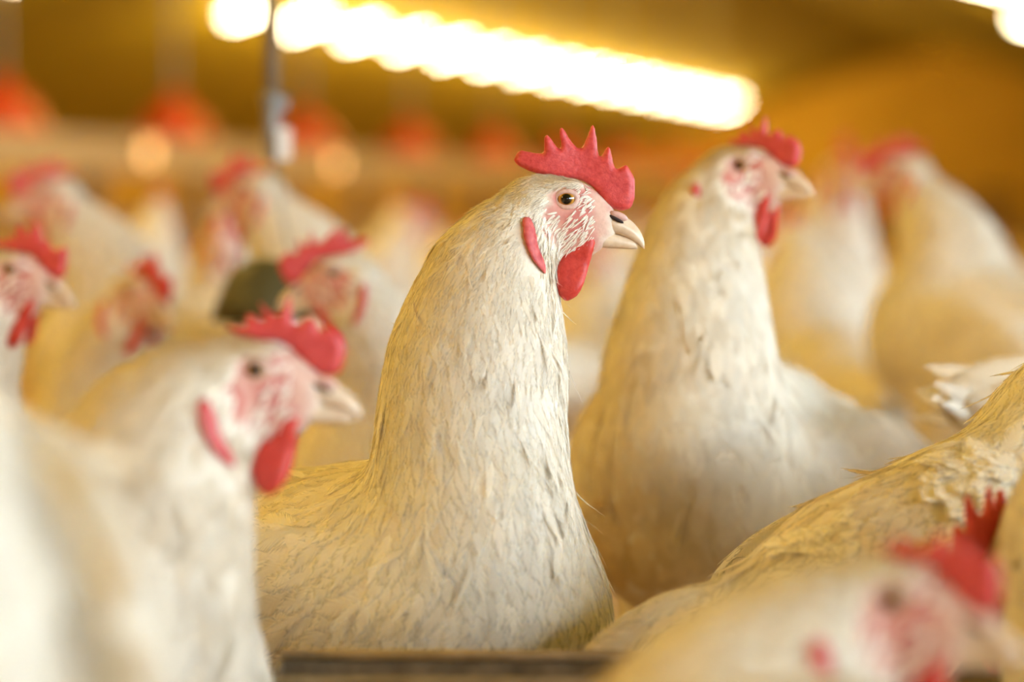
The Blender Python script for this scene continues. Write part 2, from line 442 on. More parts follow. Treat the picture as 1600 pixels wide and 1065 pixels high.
# ------------------------------------------------------------------ distance fields and their surfaces
class Field:
    def __init__(s): s.p = []
    def ell(s, c, R, r, k=.015, **kw):
        s.p.append(dict(t='e', c=np.asarray(c, float), R=np.asarray(R, float), r=np.asarray(r, float), k=k, **kw)); return s
    def cone(s, a, b, ra, rb, k=.015, **kw):
        s.p.append(dict(t='c', a=np.asarray(a, float), b=np.asarray(b, float), ra=ra, rb=rb, k=k, **kw)); return s
    def one(s, q, X):
        X = np.asarray(X, np.float32)
        if q['t'] == 'e':
            c = q['c']; A = (q['R'] / q['r'][None]).astype(np.float32); ir = (1 / q['r']).astype(np.float32)
            Y = (X - c.astype(np.float32)) @ A            # R columns are the axes
            y0, y1, y2 = Y[..., 0], Y[..., 1], Y[..., 2]
            a0, a1, a2 = y0 * y0, y1 * y1, y2 * y2
            k0 = np.sqrt(a0 + a1 + a2); k1 = np.sqrt(a0 * ir[0] ** 2 + a1 * ir[1] ** 2 + a2 * ir[2] ** 2) + np.float32(1e-9)
            return k0 * (k0 - 1) / k1
        ba = (q['b'] - q['a']).astype(np.float32); W = X - q['a'].astype(np.float32); l2 = float(ba.dot(ba))
        t = W @ ba; h = np.clip(t / l2, 0, 1); x0, x1, x2 = W[..., 0], W[..., 1], W[..., 2]
        d2 = x0 * x0 + x1 * x1 + x2 * x2 - 2 * h * t + h * h * l2
        return np.sqrt(np.maximum(d2, 1e-12)) - (np.float32(q['ra']) + np.float32(q['rb'] - q['ra']) * h)
    def comb_in(s, prims, X, d):
        for q in prims:
            e = s.one(q, X); k = np.float32(q['k'])
            if d is None: d = e; continue
            if q.get('sub'):
                h = np.clip(.5 - .5 * (d + e) / k, 0, 1); d = d + (-e - d) * h + k * h * (1 - h)
            else:
                h = np.clip(.5 + .5 * (d - e) / k, 0, 1); d = d + (e - d) * h - k * h * (1 - h)
        return d
    def __call__(s, X):
        sh = X.shape[:-1]; X = np.asarray(X, np.float32).reshape(-1, 3)
        hd = [q for q in s.p if q.get('hd')]
        d = s.comb_in([q for q in s.p if not q.get('hd')], X, None)
        if hd:
            m = ((X - s.hc.astype(np.float32)) ** 2).sum(-1) < s.hr ** 2
            if m.any(): d[m] = s.comb_in(hd, X[m], d[m])
        return d.reshape(sh)
    def grad(s, X, e=6e-4):
        f = s(X); g = np.stack([s(X + np.eye(3)[i] * e) - f for i in range(3)], -1) / e
        return f, g
    def flow(s, X):
        ds, idx = [], []
        for i, q in enumerate(s.p):
            if 'flow' in q: ds.append(s.one(q, X)); idx.append(i)
        D = np.stack(ds, -1); W = np.exp(-(D - D.min(-1, keepdims=True)) / .012); W /= W.sum(-1, keepdims=True)
        FL = np.array([s.p[i]['flow'] for i in idx]); A = np.array([[s.p[i]['L'], s.p[i]['W']] for i in idx])
        return W @ FL, np.exp(W @ np.log(A))
def surface_nets(f, ax):
    """f: values on the grid of the axes ax = (xs, ys, zs)"""
    xs, ys, zs = ax; nx, ny, nz = f.shape
    s = f < 0
    cells = np.zeros((nx - 1, ny - 1, nz - 1), np.int8)
    for i in (0, 1):
        for j in (0, 1):
            for k in (0, 1): cells += s[i:nx - 1 + i, j:ny - 1 + j, k:nz - 1 + k]
    act = (cells > 0) & (cells < 8)
    ci = np.argwhere(act); idx = -np.ones(act.shape, np.int64); idx[act] = np.arange(len(ci))
    acc = np.zeros((len(ci), 3)); cnt = np.zeros(len(ci))
    cs = [(i, j, k) for i in (0, 1) for j in (0, 1) for k in (0, 1)]
    for a in cs:
        for d in range(3):
            if a[d]: continue
            b = list(a); b[d] = 1
            fa = f[ci[:, 0] + a[0], ci[:, 1] + a[1], ci[:, 2] + a[2]]; fb = f[ci[:, 0] + b[0], ci[:, 1] + b[1], ci[:, 2] + b[2]]
            m = (fa < 0) != (fb < 0); t = np.where(m, fa / np.where(m, fa - fb, 1), 0)
            pa = np.stack([xs[ci[:, 0] + a[0]], ys[ci[:, 1] + a[1]], zs[ci[:, 2] + a[2]]], -1)
            pb = np.stack([xs[ci[:, 0] + b[0]], ys[ci[:, 1] + b[1]], zs[ci[:, 2] + b[2]]], -1)
            acc += np.where(m[:, None], pa + (pb - pa) * t[:, None], 0); cnt += m
    verts = acc / cnt[:, None]
    F = []
    for d in range(3):
        o = [1 if e == d else 0 for e in range(3)]
        e1, e2 = [(1, 2), (2, 0), (0, 1)][d]
        a = s[:nx - o[0], :ny - o[1], :nz - o[2]]; b = s[o[0]:, o[1]:, o[2]:]
        ed = np.argwhere(a != b)
        ok = (ed[:, e1] > 0) & (ed[:, e2] > 0) & (ed[:, e1] < f.shape[e1] - 1) & (ed[:, e2] < f.shape[e2] - 1)
        ed = ed[ok]; ins = a[ed[:, 0], ed[:, 1], ed[:, 2]]
        q = []
        for (p1, p2) in ((-1, -1), (0, -1), (0, 0), (-1, 0)):
            e = ed.copy(); e[:, e1] += p1; e[:, e2] += p2; q.append(idx[e[:, 0], e[:, 1], e[:, 2]])
        q = np.stack(q, -1); q[~ins] = q[~ins][:, ::-1]; F.append(q)
    return verts, np.concatenate(F)
def eval_grid(fn, ax, B=8):
    """values of fn on the grid, worked out only in the blocks the surface can pass"""
    xs, ys, zs = ax
    out = np.empty((len(xs), len(ys), len(zs)))
    cuts = [np.arange(0, len(a), B) for a in ax]
    mid = [np.array([(a[c] + a[min(c + B, len(a)) - 1]) / 2 for c in cs]) for a, cs in zip(ax, cuts)]
    hal = [np.array([(a[min(c + B, len(a)) - 1] - a[c]) / 2 for c in cs]) for a, cs in zip(ax, cuts)]
    C = np.stack(np.meshgrid(*mid, indexing='ij'), -1); R = np.sqrt((np.stack(np.meshgrid(*hal, indexing='ij'), -1) ** 2).sum(-1))
    fc = fn(C); near = np.abs(fc) < R * 1.5 + .012
    for i, j, k in np.ndindex(fc.shape):
        sl = (slice(cuts[0][i], cuts[0][i] + B), slice(cuts[1][j], cuts[1][j] + B), slice(cuts[2][k], cuts[2][k] + B))
        if not near[i, j, k]: out[sl] = fc[i, j, k]
    ids = np.argwhere(near)
    for n0 in range(0, len(ids), 250):
        pts, where = [], []
        for i, j, k in ids[n0:n0 + 250]:
            sl = (slice(cuts[0][i], cuts[0][i] + B), slice(cuts[1][j], cuts[1][j] + B), slice(cuts[2][k], cuts[2][k] + B))
            g = np.stack(np.meshgrid(xs[sl[0]], ys[sl[1]], zs[sl[2]], indexing='ij'), -1)
            where.append((sl, g.shape[:3])); pts.append(g.reshape(-1, 3))
        val = fn(np.concatenate(pts)); o = 0
        for sl, sh in where:
            m = sh[0] * sh[1] * sh[2]; out[sl] = val[o:o + m].reshape(sh); o += m
    return out
def fine_axis(lo, hi, h, flo=None, fhi=None, hf=None):
    if flo is None: return np.arange(lo, hi + h, h)
    x = [lo]
    while x[-1] < hi: x.append(x[-1] + (hf if flo - h <= x[-1] <= fhi else h))
    return np.array(x)

# ------------------------------------------------------------------ head pieces, in the head's own frame (x to the beak, z up, origin between the eyes)
S0 = 0.413e-3
def hp(px, py): return np.array([(px - 884) * S0, (311 - py) * S0])
def cp(x, y): return hp(760 + x / 3.132, 180 + y / 3.132)      # from the enlarged view
def poly_sdf(poly, X):
    d = np.full(X.shape[:-1], 1e9); sgn = np.zeros(X.shape[:-1], bool)
    n = len(poly)
    for i in range(n):
        a, b = poly[i], poly[(i + 1) % n]
        e = b - a; w = X - a; t = np.clip((w @ e) / e.dot(e), 0, 1)
        d = np.minimum(d, np.sqrt(((w - t[..., None] * e) ** 2).sum(-1)))
        c = ((a[1] > X[..., 1]) != (b[1] > X[..., 1])); 
        xi = a[0] + (X[..., 1] - a[1]) / (e[1] if abs(e[1]) > 1e-12 else 1e-12) * e[0]
        sgn ^= c & (X[..., 0] < xi)
    return np.where(sgn, -d, d)
def smooth_poly(pts, it=1):
    pts = [np.asarray(p, float) for p in pts]
    for _ in range(it):
        q = []
        for i in range(len(pts)):
            a, b = pts[i], pts[(i + 1) % len(pts)]
            q += [a * .8 + b * .2, a * .2 + b * .8]
        pts = q
    return np.array(pts)
def flesh(name, poly, T, mat, h=.0011, bend=None, thick=None):
    poly = smooth_poly(poly, 1)
    lo, hi = poly.min(0) - .003, poly.max(0) + .003
    xs, zs = np.arange(lo[0], hi[0] + h, h), np.arange(lo[1], hi[1] + h, h); ys = np.arange(-T * 1.5 - .002, T * 1.5 + .002 + h, h)
    XX, ZZ = np.meshgrid(xs, zs, indexing='ij')
    d2 = poly_sdf(poly, np.stack([XX, ZZ], -1))
    TT = np.full(d2.shape, T) if thick is None else T * thick(XX, ZZ)
    q = np.clip(-d2, 0, None); half = np.where(q < TT, np.sqrt(np.maximum(q * (2 * TT - q), 0)), TT)
    f = np.where((d2 < 0)[:, None, :], np.abs(ys)[None, :, None] - half[:, None, :], np.sqrt(np.maximum(d2, 0)[:, None, :] ** 2 + ys[None, :, None] ** 2) + 1e-5)
    v, F = surface_nets(f, (xs, ys, zs))
    # relax the stair steps
    E = np.concatenate([F[:, [0, 1]], F[:, [1, 2]], F[:, [2, 3]], F[:, [3, 0]]])
    for lam in (.5, .5, .35):
        acc = np.zeros_like(v); cnt = np.zeros(len(v))
        for a, b in ((0, 1), (1, 0)):
            np.add.at(acc, E[:, a], v[E[:, b]]); np.add.at(cnt, E[:, a], 1)
        v = v * (1 - lam) + acc / cnt[:, None] * lam
    if bend is not None: v = bend(v)
    return mesh_np(name, v, F, mat)
COMB = [cp(*p) for p in ((132, 215), (160, 168), (205, 178), (285, 192), (279, 110), (292, 90), (312, 108), (352, 166), (368, 160), (354, 75), (364, 50), (382, 70), (410, 120), (450, 163), (470, 160),
        (495, 100), (514, 42), (530, 50), (541, 120), (548, 195), (562, 204), (582, 165), (597, 148), (609, 170), (618, 225), (632, 264), (660, 255), (684, 236), (700, 262), (728, 310), (728, 400), (708, 455),
        (660, 470), (600, 450), (560, 400), (520, 350), (460, 315), (400, 310), (330, 305), (270, 292), (200, 270), (145, 240))]
def comb_mesh(seed, hs=1.0, dx=0.0, h=.0011):
    P_ = [p.copy() for p in COMB]
    if seed:
        for i, p in enumerate(P_[:31]):
            k = hs * (1 + .13 * math.sin(seed * 3.1 + i * .35)); p[1] = .012 + (p[1] - .012) * k
            p[0] += .0022 * math.sin(seed * 1.7 + i * .8)
    for i, p in enumerate(P_):
        if p[0] < .015: p[0] = .015 + (p[0] - .015) * (1 - dx)
    return flesh('comb', P_, .0042, M['comb'], h,
                 bend=lambda v: np.stack([v[:, 0], v[:, 1] + .0016 * np.sin(v[:, 0] * 130 + seed) * np.clip((v[:, 2] - .01) / .03, 0, 1) + .005 * np.sin(seed * 2.3) * np.clip((v[:, 2] - .012) / .04, 0, 1) ** 2, v[:, 2]], -1),
                 thick=lambda x, z: 1.0 - .55 * np.clip((z - .018) / .03, 0, 1) + .35 * np.clip((.014 - z) / .03, 0, 1))
WATTLE = [cp(*p) for p in ((540, 560), (528, 640), (505, 720), (478, 815), (445, 880), (392, 910), (352, 882), (332, 830), (334, 765), (358, 690), (395, 640), (440, 605), (490, 570))]
LOBE = [cp(*p) for p in ((172, 495), (215, 495), (240, 560), (252, 640), (286, 715), (294, 785), (258, 745), (215, 690), (180, 600))]
wattle_me = flesh('wattle', WATTLE, .0038, M['wattle'], .0012, bend=lambda v: np.stack([v[:, 0], v[:, 1] + .35 * np.clip(-.02 - v[:, 2], 0, 1) * .5 + .0012 * np.sin(v[:, 2] * 210 + v[:, 0] * 90), v[:, 2]], -1))
lobe_me = flesh('earlobe', LOBE, .0030, M['earlobe'], .0011)
LOBE_P = np.array(LOBE)
combs = [comb_mesh(0), comb_mesh(1, .62, .35), comb_mesh(2, .8), comb_mesh(3, .7, .15), comb_mesh(4, .42, .45)]
def loft(name, st, mat, squash=1.0):
    st = np.array(st, float); n = 18; t = np.linspace(0, len(st) - 1, 16)
    cols = [np.interp(t, np.arange(len(st)), st[:, i]) for i in range(4)]
    for _ in range(2):
        cols = [np.concatenate([c[:1], (c[:-2] + 2 * c[1:-1] + c[2:]) / 4, c[-1:]]) for c in cols]
    v = []
    for x, zt, zb, hw in zip(*cols):
        xx = (x - 884) * S0; zc = (311 - (zt + zb) / 2) * S0; hz = (zb - zt) / 2 * S0
        for k in range(n):
            a = 2 * math.pi * k / n; c, s = math.cos(a), math.sin(a)
            c = math.copysign(abs(c) ** .8, c)
            w = hw * S0 * (1 - .30 * max(0, s) * squash)
            v.append((xx, w * c, zc + hz * s))
    m = len(cols[0]); f = [[i * n + k, (i + 1) * n + k, (i + 1) * n + (k + 1) % n, i * n + (k + 1) % n] for i in range(m - 1) for k in range(n)]
    f += [list(range(n)), [(m - 1) * n + k for k in range(n)][::-1]]
    return mesh_py(name, v, f, mat, True)
ubeak_me = loft('upper_beak', [(912, 335, 352, 19), (928, 329, 357, 20), (946, 327, 361, 19.5), (964, 331, 366, 17.5), (980, 339, 371, 14), (993, 349, 379, 10), (1001, 361, 386, 7.5), (1006, 372, 389, 5), (1007, 379, 389, 2)], M['beak'])
lbeak_me = loft('lower_beak', [(910, 354, 380, 17), (930, 357, 385, 17), (948, 361, 388, 15.5), (964, 365, 388, 13), (978, 370, 389, 10), (989, 375, 389, 7), (996, 379, 388, 3)], M['beak'], 0)
def uvs(name, r, mat, nu=24, nv=16):
    mb = MB(); prof = [(math.sin(math.pi * i / nv), -math.cos(math.pi * i / nv)) for i in range(nv + 1)]
    mb.lathe([(max(a, 1e-4), b) for a, b in prof], nu)
    mb.v = [np.asarray(p) * r for p in mb.v]
    return mb.mesh(name, mat, True)
eye_me = uvs('eye', np.array([.0072, .0072, .0066]), M['eye'])
def lid_mesh():
    mb = MB(); n, m = 32, 10; a = np.arange(n) / n * 2 * math.pi
    for i in range(n):
        c, s = math.cos(a[i]), math.sin(a[i])
        x, z = .0066 * c, (.0049 if s > 0 else .0053) * s
        for j in range(m):
            b = 2 * math.pi * j / m
            rr = .0019
            mb.v.append(np.array([x + c * rr * math.cos(b), .0042 - .55 * (abs(c) ** 3) * .003 + rr * .8 * math.sin(b), z + s * rr * math.cos(b)]))
    mb.f = [[i * m + j, ((i + 1) % n) * m + j, ((i + 1) % n) * m + (j + 1) % m, i * m + (j + 1) % m] for i in range(n) for j in range(m)]
    return mb.mesh('eyelid', M['lid'], True)
lid_me = lid_mesh()
nostril_me = uvs('nostril', np.array([.0055, .0016, .0013]), M['dark'], 12, 8)
flap_me = uvs('nostril_flap', np.array([.0062, .0022, .0026]), M['cere'], 14, 10)

# ------------------------------------------------------------------ the hen
def rot(yaw, pitch=0.0, roll=0.0):
    """columns: forward, left, up; yaw 0 looks to +x, -90 at the camera; pitch up positive"""
    m = Matrix.Rotation(math.radians(yaw), 3, 'Z') @ Matrix.Rotation(math.radians(-pitch), 3, 'Y') @ Matrix.Rotation(math.radians(roll), 3, 'X')
    return np.array(m)
def head_prims(F, H, R, s):
    q = lambda x, y, z: H + R @ (np.array([x, y, z]) * s)
    bk = R @ np.array([-1, 0, -.25]); dn = R @ np.array([-.75, 0, -.7])
    F.hc = H; F.hr = .13
    e = lambda c, r, k=.010, **kw: F.ell(q(*c), R, np.array(r) * s, k * s, hd=1, **kw)
    kw = dict(flow=bk, L=.0075 * s, W=.0012 * s)
    e((-.0068, 0, -.0050), (.026, .0165, .0195), **kw)
    e((-.021, 0, -.0075), (.020, .0175, .0195), **kw)
    e((.0085, 0, -.0125), (.021, .0125, .0185), .010, flow=dn, L=.0055 * s, W=.00042 * s)
    e((.0205, 0, -.0165), (.013, .0082, .0125), .008, flow=dn, L=.0045 * s, W=.00042 * s)
    e((.001, 0, -.0270), (.020, .0125, .013), .010, flow=dn, L=.0055 * s, W=.0005 * s)
    for sg in (1, -1):
        e((-.001, sg * .0125, .0078), (.0125, .0045, .0042), .005, **kw)
        e((-.024, sg * .0150, -.0085), (.009, .0075, .011), .006, flow=R @ np.array([-.5, 0, -.9]), L=.008 * s, W=.0012 * s)
        e((-.004, sg * .0115, -.0135), (.014, .0055, .008), .006, flow=dn, L=.005 * s, W=.00042 * s)
        F.ell(q(0, sg * .0190, 0), R, np.array((.0072, .0052, .0060)) * s, .003 * s, sub=True, hd=1)
def body_prims(F, B, R, s, sit=False):
    q = lambda x, y, z: B + R @ (np.array([x, y, z]) * s)
    bk = R @ np.array([-1, 0, -.30]); dn = R @ np.array([-.45, 0, -1.0])
    F.ell(q(0, 0, 0), R, np.array((.150, .094, .098)) * s, .03 * s, flow=bk, L=.040 * s, W=.0105 * s)
    F.ell(q(.080, 0, -.008), R, np.array((.090, .088, .094)) * s, .03 * s, flow=dn, L=.034 * s, W=.0095 * s)
    F.ell(q(-.045, 0, -.030), R, np.array((.105, .078, .080)) * s, .03 * s, flow=R @ np.array([-.8, 0, -.6]), L=.040 * s, W=.0100 * s)
    F.cone(q(-.09, 0, .025), q(-.175, 0, .040), .066 * s, .034 * s, .04 * s, flow=R @ np.array([-1, 0, -.05]), L=.045 * s, W=.0095 * s)
    F.ell(q(-.205, 0, .052), R, np.array((.055, .018, .034)) * s, .03 * s, flow=R @ np.array([-1, 0, .15]), L=.060 * s, W=.010 * s)
    for sg in (1, -1):
        F.ell(q(-.025, sg * .082, .012), R @ rot(sg * -4, -10), np.array((.118, .022, .060)) * s, .012 * s, flow=R @ np.array([-1, 0, -.22]), L=.050 * s, W=.0120 * s)
        F.ell(q(-.005, sg * .048, -.090), R, np.array((.045, .036, .050)) * s, .03 * s, flow=R @ np.array([-.3, 0, -1.0]), L=.028 * s, W=.007 * s)
def feathers(F, pts, D, L, W, lift, tint, nseg=5, nblend=.86, pointed=None, follow=True, org=None):
    n = len(pts)
    if n == 0: return None
    f, g = F.grad(pts); Nn = g / np.linalg.norm(g, axis=-1, keepdims=True)
    D = D - Nn * (D * Nn).sum(-1, keepdims=True); D /= np.linalg.norm(D, axis=-1, keepdims=True) + 1e-9
    S = np.cross(Nn, D)
    t = np.linspace(0, 1, nseg + 1)
    wr = np.interp(t, [0, .2, .5, .75, .92, 1], [.30, .72, 1, .92, .58, .18]); wp = np.interp(t, [0, .2, .45, .7, .9, 1], [.45, .85, 1, .78, .40, .08])
    pt = pointed if pointed is not None else np.zeros(n)
    w = (wr[None] * (1 - pt[:, None]) + wp[None] * pt[:, None]) * W[:, None]                 # n, T
    bend = RNG.normal(0, .10, n)[:, None] * t[None] ** 2 * L[:, None]
    J = np.array([-1, 0, 1.0])
    pos = pts[:, None, None] + D[:, None, None] * (L[:, None] * t[None])[:, :, None, None] + S[:, None, None] * (w[:, :, None] * J + bend[:, :, None])[..., None]
    tgt = (-.0002 + lift[:, None] * t[None] ** 1.25)[:, :, None] - (np.abs(J) * .03)[None, None] * w[:, :, None]
    X = pos.reshape(-1, 3); tg = tgt.reshape(-1)
    if follow:
        f, g = F.grad(X); NB = g / (np.linalg.norm(g, axis=-1, keepdims=True) + 1e-9)
        X = X - NB * np.clip(f - tg, -.03, .03)[:, None]
        X = X - NB * np.clip(F(X) - tg, -.01, .01)[:, None]
    else:
        NB = np.repeat(Nn, (nseg + 1) * 3, 0); X = X + NB * tg[:, None]
    Q = X.reshape(n, nseg + 1, 3, 3)
    dt = np.gradient(Q, axis=1); dj = np.gradient(Q, axis=2)
    fn = np.cross(dt, dj); fn = fn / (np.linalg.norm(fn, axis=-1, keepdims=True) + 1e-12); fn = fn.reshape(-1, 3)
    fn *= np.sign((fn * NB).sum(-1, keepdims=True) + 1e-9)
    nn = NB * nblend + fn * (1 - nblend); nn /= np.linalg.norm(nn, axis=-1, keepdims=True) + 1e-12
    base = np.arange(n)[:, None, None] * ((nseg + 1) * 3)
    i = np.arange(nseg)[None, :, None]; j = np.arange(2)[None, None]
    a = base + i * 3 + j
    faces = np.stack([a, a + 1, a + 4, a + 3], -1).reshape(-1, 4)
    uv = np.broadcast_to(np.stack(np.meshgrid(t, (J + 1) / 2, indexing='ij')[::-1], -1)[None], (n, nseg + 1, 3, 2)).reshape(-1, 2)
    col = np.repeat(tint, (nseg + 1) * 3, 0)
    return X, faces, nn, uv, col
def feather_mesh(name, sets, org, mat):
    sets = [s for s in sets if s is not None]
    off = 0; FF = []
    for s in sets: FF.append(s[1] + off); off += len(s[0])
    X = np.concatenate([s[0] for s in sets]) - org; FF = np.concatenate(FF); nn = np.concatenate([s[2] for s in sets]); uv = np.concatenate([s[3] for s in sets]); col = np.concatenate([s[4] for s in sets])
    # orient faces with the normals
    v = X[FF]; fn = np.cross(v[:, 1] - v[:, 0], v[:, 3] - v[:, 0]); flip = (fn * nn[FF[:, 0]]).sum(-1) < 0
    FF[flip] = FF[flip][:, ::-1]
    me = mesh_np(name, X, FF, mat)
    l = me.uv_layers.new(name='UVMap'); l.data.foreach_set('uv', uv[FF.ravel()].astype(np.float32).ravel())
    ca = me.color_attributes.new('tint', 'FLOAT_COLOR', 'POINT'); ca.data.foreach_set('color', np.concatenate([col, np.ones((len(col), 1))], 1).astype(np.float32).ravel())
    me.normals_split_custom_set_from_vertices(nn.astype(np.float32))
    return me
def bez(p0, p1, p2, p3, t):
    return (1 - t) ** 3 * p0 + 3 * (1 - t) ** 2 * t * p1 + 3 * (1 - t) * t * t * p2 + t ** 3 * p3
def fnoise(X, sc, seed=0):
    r = np.random.default_rng(seed); o = np.zeros(len(X))
    for k in range(5):
        d = r.normal(size=3); d /= np.linalg.norm(d); o += np.sin(X @ d * sc * (1 + .5 * k) + r.uniform(0, 6.28)) / (1 + .4 * k)
    return o / 2.2
HENS = []
def hen(label, head, hyaw=0, hpitch=0, hroll=0, byaw=None, bpitch=12, body=None, s=1.0, neck=None, bs=1.0, comb=0, q=1.0, grid=.006, hgrid=None, dirt_shade=.1, group=None, nr=1.0,
        ruffle=None, tailf=0, far=False, cover=5.0, lift=1.0, fine=1.0, bare=1.0, alpha=False):
    H = np.asarray(head, float); Rh = rot(hyaw, hpitch, hroll)
    if byaw is None: byaw = hyaw
    Rb = rot(byaw, bpitch)
    if body is None:
        B = H - rot(byaw) @ np.array([.150, 0, .215]) * s * bs
    else: B = np.asarray(body, float)
    if body is None: B[2] = max(B[2], .185)
    sb = s * bs
    F = Field()
    body_prims(F, B, Rb, sb)
    if neck is None:
        p0 = H + Rh @ np.array([-.016, 0, -.014]) * s; p3 = B + Rb @ np.array([.072, 0, .030]) * sb
        p1 = p0 + (Rh @ np.array([-.35, 0, -1.0])) * .05 * s; p2 = p3 + (Rb @ np.array([.15, 0, 1.0])) * .085 * sb
        ts = np.linspace(0, 1, 7); pts = [bez(p0, p1, p2, p3, t) for t in ts]
        rad = np.interp(ts, [0, .15, .4, .7, 1], np.array([.020, .028, .043, .060, .078])) * s * nr
        neck = list(zip(pts, rad))
    for (a, ra), (b, rb) in zip(neck[:-1], neck[1:]):
        a = np.asarray(a); b = np.asarray(b)
        i = ((ra + rb) / 2 - .02) / .05; i = min(1.2, max(0, i))
        F.cone(a, b, ra, rb, .02 * s, flow=(b - a) / np.linalg.norm(b - a), L=(.016 + .020 * i) * s, W=(.0022 + .0042 * i) * s * fine)
    head_prims(F, H, Rh, s)
    # ---- surface
    allp = []
    for p_ in F.p:
        if p_['t'] == 'e': allp += [p_['c'] - p_['r'].max(), p_['c'] + p_['r'].max()]
        else: allp += [p_['a'] - max(p_['ra'], p_['rb']), p_['a'] + max(p_['ra'], p_['rb']), p_['b'] + p_['rb'], p_['b'] - p_['rb']]
    allp = np.array(allp); lo, hi = allp.min(0) - .02, allp.max(0) + .02
    hg = hgrid or grid * .5
    axs = [fine_axis(lo[d], hi[d], grid, H[d] - .045 * s, H[d] + .045 * s, hg) for d in range(3)]
    vals = eval_grid(F, axs)
    v, Fq = surface_nets(vals, axs)
    for _ in range(2):
        f, g = F.grad(v); v = v - g * (f / ((g ** 2).sum(-1) + 1e-9))[:, None] * .9
    base = np.array([B[0], B[1], 0.0])
    root = empty('hen', base, label, 'hen', group)
    me = mesh_np('body', v - base, Fq, M['skin'])
    # colour of skin: cream under the plumage, pink on the face
    def face_mask(X):
        h = (X - H) @ Rh / s
        m = 1 - np.sqrt(((h[:, 0] - .006) / .027) ** 2 + ((h[:, 2] + .0135) / .0265) ** 2 + (h[:, 1] / .05) ** 2)
        m = m + .10 * fnoise(h, 330, 3)
        up = np.clip((h[:, 2] - .004) / .006, 0, 1) * np.clip(1.3 - (h[:, 0] + .01) / .02, 0, 1)     # feathered crown
        return np.clip(m * 5, 0, 1) * (1 - .8 * up)
    fm = face_mask(v)
    hloc = (v - H) @ Rh / s
    pink = np.array([.60, .20, .165]); pale = np.array([.72, .47, .37]); cream = np.array([.80, .73, .59])
    mixp = np.clip(.5 + .55 * fnoise(hloc, 260, 5) - .5 * np.exp(-((np.hypot(hloc[:, 0] + .002, hloc[:, 2] + .001) - .013) / .006) ** 2) + .5 * np.clip((hloc[:, 0] - .012) / .015, 0, 1), 0, 1)[:, None]
    c = cream * (1 - fm[:, None]) + (pink * (1 - mixp) + pale * mixp) * fm[:, None]
    ca = me.color_attributes.new('tint', 'FLOAT_COLOR', 'POINT'); ca.data.foreach_set('color', np.concatenate([c, np.ones((len(c), 1))], 1).astype(np.float32).ravel())
    obj('body', me, root)
    # ---- plumage
    ctr = v[Fq].mean(1); e1 = v[Fq[:, 2]] - v[Fq[:, 0]]; e2 = v[Fq[:, 3]] - v[Fq[:, 1]]; area = .5 * np.linalg.norm(np.cross(e1, e2), axis=-1)
    fl, LW = F.flow(ctr)
    fmq = face_mask(ctr)
    fac = 1.0
    cnt = area * q * cover / (1.6 * LW[:, 0] * LW[:, 1]) * (1 - .80 * fmq * bare)
    if far: LW = LW * np.array([1.25, 1.8]); cnt = cnt / (1.25 * 1.8)
    hq = (ctr - H) @ Rh / s
    cnt *= ~((hq[:, 0] > .019) & (hq[:, 0] < .06) & (np.abs(hq[:, 1]) < .02) & (hq[:, 2] > -.035) & (hq[:, 2] < .012))
    cnt *= ~((np.hypot(hq[:, 0], hq[:, 2]) < .0095) & (hq[:, 2] < .02))
    cnt *= ~((poly_sdf(LOBE_P, hq[:, [0, 2]]) < .0006) & (np.abs(hq[:, 1]) > .006))
    k = RNG.poisson(cnt); ti = np.repeat(np.arange(len(k)), k); n = len(ti)
    r1, r2 = RNG.random(n), RNG.random(n)
    A, B2, C2, D2 = (v[Fq[ti, i]] for i in range(4))
    pts = (A * (1 - r1[:, None]) + B2 * r1[:, None]) * (1 - r2[:, None]) + (D2 * (1 - r1[:, None]) + C2 * r1[:, None]) * r2[:, None]
    Dv = fl[ti]; Dv = Dv / (np.linalg.norm(Dv, axis=-1, keepdims=True) + 1e-9) + RNG.normal(0, .16, (n, 3))
    L = LW[ti, 0] * RNG.uniform(.75, 1.25, n); W = LW[ti, 1] * RNG.uniform(.75, 1.3, n)
    small = L < .012 * s
    lf = (.0005 + .016 * L * RNG.uniform(.3, 1.7, n)) * lift
    stray = RNG.random(n) < .03
    lf = np.where(stray & ~small, lf * 2.2 + .001, lf)
    lf = np.where(small, .0010 + .14 * L * RNG.random(n), lf)
    bris = face_mask(pts) > .4; L = np.where(bris, L * 1.15, L)
    dz = np.clip(dirt_shade * (1 + 1.6 * fnoise(pts - base, 22, 9)) + RNG.normal(0, .06, n), 0, 1)  # feather ochre: real dirt, and on two hens shade put into the tint
    val = np.clip(RNG.normal(1.0, .045, n), .8, 1.1) + .12 * bris; dz = np.where(bris, 0, dz)
    ear = np.exp(-((((pts - H) @ Rh / s)[:, [0, 2]] - np.array([-.023, -.006])) ** 2).sum(-1) / .009 ** 2) * (np.linalg.norm(pts - H, axis=1) < .05)
    dz = dz * (1 - ear); val = val + .08 * ear
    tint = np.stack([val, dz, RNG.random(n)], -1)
    sets = [feathers(F, pts, Dv, L, W, lf, tint, nseg=3 if far else 5, pointed=np.clip((.0075 - W) / .004, 0, 1))]
    # loose wisps that stand off the outline
    nw = int(140 * q) if not far else 0
    if nw:
        i = RNG.choice(n, nw, replace=False); i = i[L[i] > .014 * s]
        m = len(i)
        sets.append(feathers(F, pts[i], Dv[i] + RNG.normal(0, .35, (m, 3)), L[i] * RNG.uniform(.6, 1.1, m), W[i] * .35, .002 + L[i] * RNG.uniform(.12, .34, m), tint[i], pointed=np.ones(m)))
